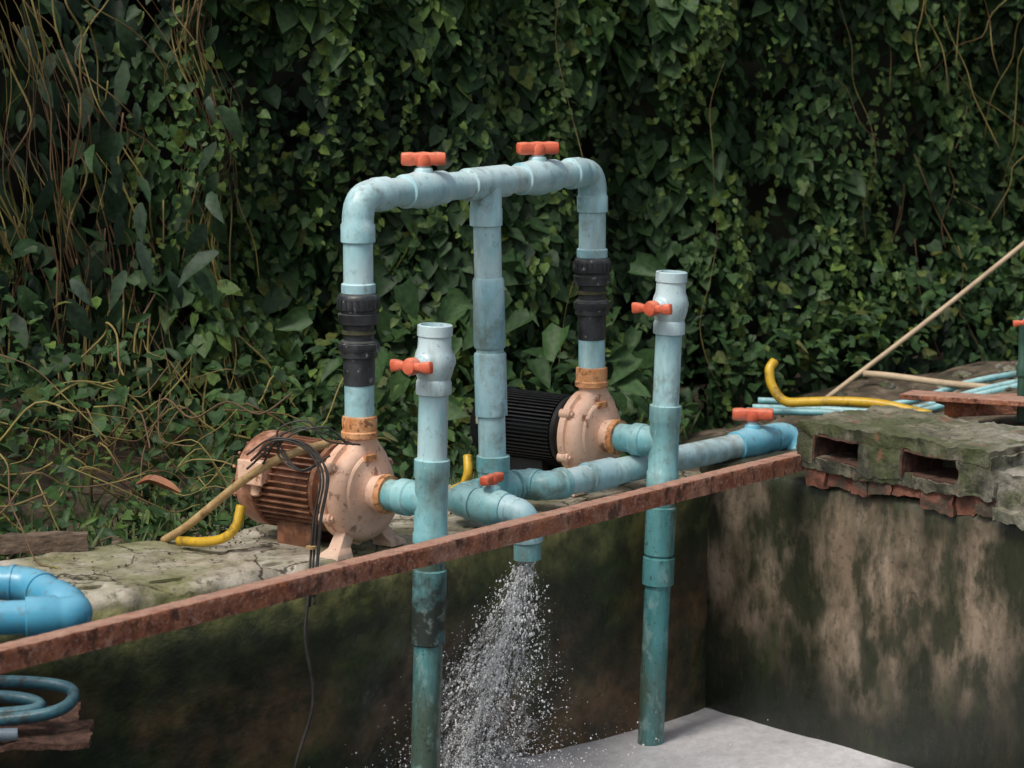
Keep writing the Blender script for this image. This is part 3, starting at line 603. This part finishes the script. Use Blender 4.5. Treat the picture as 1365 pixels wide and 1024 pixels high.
while cnt<26500:
    x=U(-2.9,3.3); z=U(-.25,2.25)
    dens=noise.noise(V((x*2.2,z*1.3,20)))+.8*noise.noise(V((x*6,z*4,30)))+clump(x,z)*1.4
    ho=hollow(x,z)
    if R()>min(1,sm(-.75,-.0,dens)+.08)*(1-.90*ho): continue
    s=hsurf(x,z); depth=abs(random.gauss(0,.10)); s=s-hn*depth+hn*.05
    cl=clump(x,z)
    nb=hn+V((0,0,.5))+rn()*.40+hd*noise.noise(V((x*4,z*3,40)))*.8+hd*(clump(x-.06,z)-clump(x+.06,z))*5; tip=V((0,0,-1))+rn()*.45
    k=.43+.42*noise.noise(V((x*1.5,z*2,50)))+random.gauss(0,.13)-depth*1.8-.15*ho+cl*.65  # shade and highlight in leaf colour: deep leaves darker, protruding clumps brighter
    small=noise.noise(V((x*1.6,z*1.3,60)))
    size=.074*math.exp(random.gauss(0,.30))*(1.14 if small>.05 else (.62 if small<-.2 else .88))
    size=min(size,.125)
    warm=0.0
    if R()<.04: k=.78; warm=U(0,.45)
    if -1.5<x<-.6: k+=.14*sm(-1.5,-1.1,x)*sm(-.6,-.9,x)
    Lh.add(s,nb,tip,size,gcol(max(0,min(1,k)),warm)); cnt+=1
for i in range(260):
    x=U(-1.45,3.0); z=U(.4,2.2); L=U(.2,.7); n=int(L/.03); w=U(0,99); kk=U(.42,.85); dr=random.gauss(0,.15); sz=U(.028,.055)
    for j in range(n):
        t=j/n; xx=x+dr*t+.05*noise.noise(V((w,t*3,0))); zz=z-L*t; s=hsurf(xx,zz)+hn*(.09+.05*t)
        Lh.add(s+rn()*.008,hn+V((0,0,.4))+rn()*.4,V((U(-1,1),0,-.7))+rn()*.3,sz*U(.7,1.25)*(1-.4*t),gcol(max(0,min(1,kk+random.gauss(0,.08))),U(0,.15)))
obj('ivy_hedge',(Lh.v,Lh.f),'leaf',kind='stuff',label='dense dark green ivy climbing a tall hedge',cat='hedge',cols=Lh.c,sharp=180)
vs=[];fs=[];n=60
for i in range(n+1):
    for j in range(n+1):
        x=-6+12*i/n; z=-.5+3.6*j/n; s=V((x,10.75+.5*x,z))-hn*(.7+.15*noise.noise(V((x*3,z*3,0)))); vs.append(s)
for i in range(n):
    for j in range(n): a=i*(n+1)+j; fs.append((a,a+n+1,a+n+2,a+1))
obj('shade_backing',(vs,fs),'dark',kind='structure',label='dark backing sheet with painted shade behind the ivy')  # near-black sheet added behind the leaves; shade of the gaps painted as colour
Lg=Leaves()
cnt=0
while cnt<6400:
    x=U(-3,2.6); y=U(6.8,11.9)
    if y>10.7+.5*x: continue
    if x<.7:
        e=edgeY(x) or 6.4
        if y<e+.86: continue
    else:
        if (V((x,y,0))-CB).dot(BN)<.9 : continue
    hh=gh(x,y); back=sm(10.0+.5*x,10.75+.5*x,y)
    if x>.6 and R()>back*1.0+.06: continue
    if x>.8 and y<10.6 : continue
    if -1.65<x<-1.1 and R()<.45: continue
    e2=(y-((edgeY(x) or 9) +.86)) if x<.7 else 1
    z=hh+U(0,.08)+U(0,.35)*back+(.28*sm(.0,1.0,e2)*R())
    if x<-1.3: z+=R()*.26*sm(.05,.6,e2)
    k=.50+.28*noise.noise(V((x*2,y*2,3)))+random.gauss(0,.16)
    warm=U(0,.5) if R()<.16 else 0
    sh=LV if R()<.75 else NV
    Lg.add(V((x,y,z)),V((.1,-.45,1))+rn()*.5,V((0,-.8,-.1))+rn()*.8,U(.025,.07)*(1.5 if sh is NV else 1),gcol(max(0,min(1,k)),warm),sh); cnt+=1
for i in range(60):
    x=U(-.75,.55); y=10.15+.5*x+U(-.15,.2); z=gh(x,y)+U(.0,.75)
    Lg.add(V((x,y,z)),V((.2,-.9,.6))+rn()*.4,V((U(-1,1),-.3,-.5))+rn()*.3,U(.10,.17),gcol(U(.35,.66),0),LV,.7)
for i in range(900):
    x=U(-2.6,.7); e=(edgeY(x) or 6.4); y=e+.88+abs(random.gauss(0,.35))
    if y>10.7+.5*x: continue
    z=gh(x,y); s=U(.06,.15)
    Lg.add(V((x,y,z)),V((U(-.4,.4),-1,.4)),V((U(-.5,.5),U(-.5,.2),1)),s,gcol(U(.35,.8),U(0,.4)),NV,.3)
obj('undergrowth',(Lg.v,Lg.f),'leaf',kind='stuff',label='low leafy weeds and grass behind the wall',cols=Lg.c,sharp=180)
Ld=Leaves()
for i in range(380):
    cx=U(-2.4,-1.1); z=U(.35,2.1); s=hsurf(cx,z)+hn*U(.05,.36)
    if cx>-1.4 and R()<.7: continue
    Ld.add(s,hn+rn()*.5+V((0,0,.2)),V((U(-.7,.7),0,-1))+rn()*.15,U(.09,.21),gcol(U(.05,.45)).lerp(V((.05,.08,.06)),U(0,.7)),NV,1.35)
obj('drooping_leaves',(Ld.v,Ld.f),'leaf',kind='stuff',label='long hanging blue-green leaves among vines',cols=Ld.c,sharp=180)
g=G()
for i in range(190):
    left=R()<.92
    x=U(-2.3,-1.0) if left else U(-.75,3.0)
    if not left and R()<.5: continue
    z=U(.6,2.3); pts=[]; L=U(.8,2.2); w=U(0,99); n=8; dx=random.gauss(0,.07)
    for k in range(n+1):
        zz=z-L*k/n; 
        q=hsurf(x+dx*k/n*2+.10*noise.noise(V((w,k*.5,0))),max(zz,-.1)); q=V((q.x,10.75+.5*q.x,0))+hn*((.0 if left else .22)+.16*noise.noise(V((w,k*.4,9)))+(.25*sm(.6,0,zz) if left else 0)); q.z=max(zz,gh(q.x,q.y)); pts.append(q)
    r=random.choice([.0012,.0016,.0022,.003,.0042]) if left else .0014; g.add(sweep(spline(pts,4),r,5))
for i in range(60):
    x=U(-2.2,-.8); e=edgeY(x) or 6.4; y=e+U(.95,2.0); pts=[]; z=gh(x,y)+U(.10,.45); an=U(0,6.28)
    for k in range(7):
        pts.append(V((x,y,max(gh(x,y)+.01,z)))); an+=random.gauss(0,.5); x+=math.cos(an)*.13; y+=math.sin(an)*.07; z+=random.gauss(-.02,.08)
    g.add(sweep(spline(pts,4),U(.0015,.0042),5))
for i in range(34):
    x=U(1.4,2.7); z=U(.5,2); s=hsurf(x,z)+hn*.10; d=V((U(-.3,.3),0,U(-1,.4))).normalized(); pts=[s+d*t*.12+rn()*.015 for t in range(6)]
    g.add(sweep(spline(pts,3),U(.0015,.003),5))
obj('hanging_vines',g,'vine',kind='stuff',label='tangle of brown and yellow hanging vine stems',sharp=180)
g=G()
for i in range(1500):
    if R()<.8:
        x=U(.8,2.6); y=U(8.3,10.9)
        if (V((x,y,0))-CB).dot(BN)<.5 or y<10.05-.0*x and x<1.0: continue
        z=gh(x,y)
    else:
        t=R(); i2=random.choice([2,3,4]); q=A[i2]+(A[i2+1]-A[i2])*t if i2+1<len(A) else A[3]; oo=.25+.5*R(); x=q.x-.7*oo; y=q.y+.7*oo; z=.0
    r=U(.003,.009) if R()<.85 else U(.008,.02)*(1.8 if x>.8 else .6); sq=V((U(.7,1.3),U(.7,1.3),U(.4,.9)))
    if x<.8: r*=.6
    w=U(0,50); g.add(([V((x,y,z))+V((v.x*sq.x,v.y*sq.y,v.z*sq.z))*r*(1+.5*noise.noise(v*2+V((w,0,0)))) for v in ico_v],ico_f))
obj('rubble',g,'cap',kind='stuff',label='small stones and crumbled concrete chips',smooth=False)
# ---------------------------------------------------------------- odds and ends
def cable(name,pts,r,m,label,cat,n=8,sides=10): return obj(name,sweep(spline(pts,n),r,sides),m,label=label,cat=cat,sharp=180)
cable('flexible_conduit',[(-1.10,8.52,.0),(-1.02,8.44,.06),(-.93,8.38,.14),(-.82,8.28,.24),(-.72,8.22,.31),(-.64,8.20,.345),(-.56,8.24,.36)],.013,'tan','aged tan conduit rising to the rusty pump motor','conduit')
cable('yellow_hose',[(-1.04,8.42,.02),(-.96,8.36,.03),(-.89,8.32,.05),(-.85,8.31,.09),(-.835,8.33,.15)],.015,'yellow','short yellow hose looping below the pump motor','hose')
cable('yellow_hose',[(-.20,9.26,.02),(-.165,9.22,.045),(-.15,9.22,.09),(-.152,9.25,.14)],.016,'yellow','yellow hose below the black pump motor','hose')
for k in range(4):
    o=V((U(-.02,.02),U(-.02,.02),U(-.015,.015)))
    x=-.60+U(-.015,.02)
    cable('power_cable',[V((-.78+U(-.05,.03),8.22,.30+U(-.02,.05)))+o,V((-.70,8.18,.37+U(-.03,.03)))+o,V((x-.02,8.16,.36+U(-.03,.02))),V((x+.03,8.14,.28)),V((x+.01,8.13,.15)),V((x+.0,8.12,.03)),V((x-.01,8.07,-.08+U(-.03,.03)))],U(.003,.0045),'cable','black power cable hanging from the pump motor','cable')
for k in range(3):
    cable('power_cable',[(-.50+k*.02,8.22,.36),(-.56,8.18,.42-.02*k),(-.66+.02*k,8.18,.40+.02*k),(-.71,8.20,.34+.03*k),(-.64,8.17,.29),(-.55,8.2,.33)],.003,'cable','black power cable coiled around the pump neck','cable')
cable('power_cable',[(-.61,8.07,-.06),(-.62,8.05,-.2),(-.60,8.07,-.4),(-.66,8.06,-.62),(-.70,8.06,-.9)],.0055,'cable','black power cable running down the tank wall','cable')
obj('cable_tie',rev((-.605,8.12,.06),Z,[(0,.016),(.008,.016)],12),'tan',label='pale cable tie around hanging cables',cat='cable tie')
e=empty('blue_pipe_bend',(-1.4,7.15,0),'clean bright blue PVC pipe bend resting by the beam','pipe')
cB=V((-1.29,7.24,.150)); cF=V((-1.13,7.03,.118))
fB=V((-2,7.30,.185)); fF=V((-2,6.90,.112))
obj('elbow',elbow(fB,cB,cF,rb=.05,col=.01,r=.047,cr=.052),'newblue',e); obj('elbow',elbow(cB,cF,fF,rb=.055,col=.085,r=.047,cr=.0545),'newblue',e)
obj('pipe',sweep([cB+(fB-cB).normalized()*.06,fB],.046),'newblue',e); obj('pipe',sweep([cF+(fF-cF).normalized()*.12,fF],.045),'newblue',e)
obj('pipe',sweep([cB.lerp(cF,.15),cB.lerp(cF,.85)],.048),'newblue',e)
wc=V((-1.27,7.45,0)); wdir=(A[2]-A[1]).normalized(); wn=V((wdir.y,-wdir.x,0))
br=empty('rusty_bracket',wc+V((0,0,-.33)),'rusty steel bracket jutting from the tank wall','bracket')
dd1=V((1,.1,0)).normalized(); dd2=V((-.1,1,0)).normalized()
obj('bracket_plate',capbox(-.55,.10,-.20,.04,-.312,-.296,amp=.008,org=wc,d1=dd1,d2=dd2),'darkrust',br)
obj('bracket_arm',capbox(-.50,.05,-.08,.30,-.338,-.310,amp=.008,org=wc,d1=dd1,d2=dd2),'darkrust',br)
b0=wc+wn*.05+Z*-.245
cable('blue_hose',[b0+V((-.6,-.0,.080)),b0+V((-.3,.03,.075)),b0+V((-.08,.05,.065)),b0+V((.02,.02,.05)),b0+V((.0,-.06,.02)),b0+V((-.14,-.09,.0)),b0+V((-.5,-.12,-.01))],.018,'hoseblue','dark blue hose bent over the rusty bracket','hose')
cable('blue_hose',[b0+V((-.6,-.04,.045)),b0+V((-.3,-.01,.045)),b0+V((-.12,-.0,.035)),b0+V((-.06,-.04,.02)),b0+V((-.16,-.07,.01)),b0+V((-.5,-.09,.0))],.018,'hoseblue','dark blue hose bent over the rusty bracket','hose')
obj('grey_pipe',rev(b0+V((-.5,-.2,-.025)),V((1,.12,0)),[(0,.018),(.40,.018),(.40,.013),(.30,.013)],20),'grey',label='grey PVC pipe stub on rusty bracket',cat='pipe')
h=capbox(-.9,0,-.03,.03,.0,.055,amp=.007,org=V((-1.32,8.38,.0)),d1=V((1,.22,-.01)).normalized(),d2=V((-.2,1,0)).normalized())
obj('wood_plank',h,'wood',label='weathered wooden plank lying on the wall top',cat='plank')
obj('dry_leaf',sweep(spline([(-1.24,8.95,.10),(-1.19,8.93,.12),(-1.13,8.92,.10),(-1.09,8.9,.08)],4),[.004+.013*math.sin(math.pi*i/12) for i in range(13)],4),'drysheet',label='curled reddish dry leaf in the weeds',cat='leaf')
cable('bamboo_pole',[(1.17,10.40,.13),(1.75,10.58,.545),(2.75,10.90,1.30)],.0095,'stick','long thin pale bamboo pole leaning into the hedge','pole')
cable('yellow_hose',[(.975,10.12,.34),(.955,10.10,.31),(.965,10.08,.25),(1.01,10.05,.20),(1.10,10.04,.20),(1.22,10.02,.205),(1.36,9.98,.20),(1.53,9.92,.17)],.018,'yellow','thick yellow hose curling over the rubble','hose')
for k,(dy,dz) in enumerate(((0,0),(.08,.0),(.18,.01))):
    cable('blue_conduit',[(.88+.03*k,10.2+dy,.14+dz),(1.15,10.16+dy,.14+dz),(1.45,10.06+dy,.15+dz),(1.75,10.1+dy,.22+dz*2),(2.1,10.2+dy,.28)],.013,'teal','thin blue conduit lying across the rubble','conduit')
cable('tan_conduit',[(1.34,10.38,.255),(1.45,10.34,.25),(1.65,10.25,.235),(1.9,10.2,.22)],.013,'stick','pale tan conduit lying on the rubble','conduit')
g=G().add(box((1.95,9.75,.262),V((.42,.1,0)),V((-.02,.05,0)),Z*.012)).add(box((1.95,9.70,.245),V((.42,.1,0)),V((-.003,.006,0)),Z*.03))
obj('rusty_channel_bar',g,'rust',label='rusty red steel channel lying on the wall cap',cat='steel bar',bevel=.003)
obj('rusty_channel_bar',box((1.7,9.55,.285),V((.3,-.12,0)),V((.03,.05,0)),Z*.01),'rust',label='flat rusty steel strip on the wall cap',cat='steel bar',bevel=.003)
e=empty('standing_post',(1.80,9.6,.2),'slim dark green steel post standing upright with orange handle','post')
o=obj('post_shaft',rev((1.80,9.6,.2),Z,[(0,.017),(.16,.017),(.165,.022),(.20,.022),(.21,.017),(.37,.017),(.372,.01)]),'darkgreen',e)
handle(V((1.80,9.56,.56)),V((0,-1,0)),V((1,0,.1)),o,.6)
# ---------------------------------------------------------------- light + camera
w=bpy.data.worlds.new('World'); scene.world=w; w.use_nodes=True; N=w.node_tree.nodes; sk=N.new('ShaderNodeTexSky'); sk.sky_type='NISHITA'; sk.sun_disc=False
el=math.radians(57); rot=math.radians(222); sk.sun_elevation=el; sk.sun_rotation=rot; sk.dust_density=4; sk.air_density=1.0
hs=N.new('ShaderNodeHueSaturation'); hs.inputs['Saturation'].default_value=.5
w.node_tree.links.new(sk.outputs[0],hs.inputs['Color']); w.node_tree.links.new(hs.outputs[0],N['Background'].inputs[0]); N['Background'].inputs[1].default_value=.13
sd=V((math.sin(rot)*math.cos(el),math.cos(rot)*math.cos(el),math.sin(el)))
l=bpy.data.lights.new('sun','SUN'); l.energy=2.3; l.angle=math.radians(18); l.color=(1,.94,.85); lo=bpy.data.objects.new('sun',l); COL.objects.link(lo); lo.rotation_euler=(-sd).to_track_quat('-Z','Y').to_euler()
cam=bpy.data.cameras.new('camera'); cam.lens=96.8; cam.sensor_width=36; cam.clip_end=500; co=bpy.data.objects.new('camera',cam); COL.objects.link(co)
cam.dof.use_dof=True; cam.dof.focus_distance=8.7; cam.dof.aperture_fstop=4.0
co.location=(0,0,1.81); co.rotation_euler=(math.radians(90-8.74),0,0); scene.camera=co
scene.view_settings.view_transform='Standard'; scene.view_settings.look='None'; scene.view_settings.exposure=0
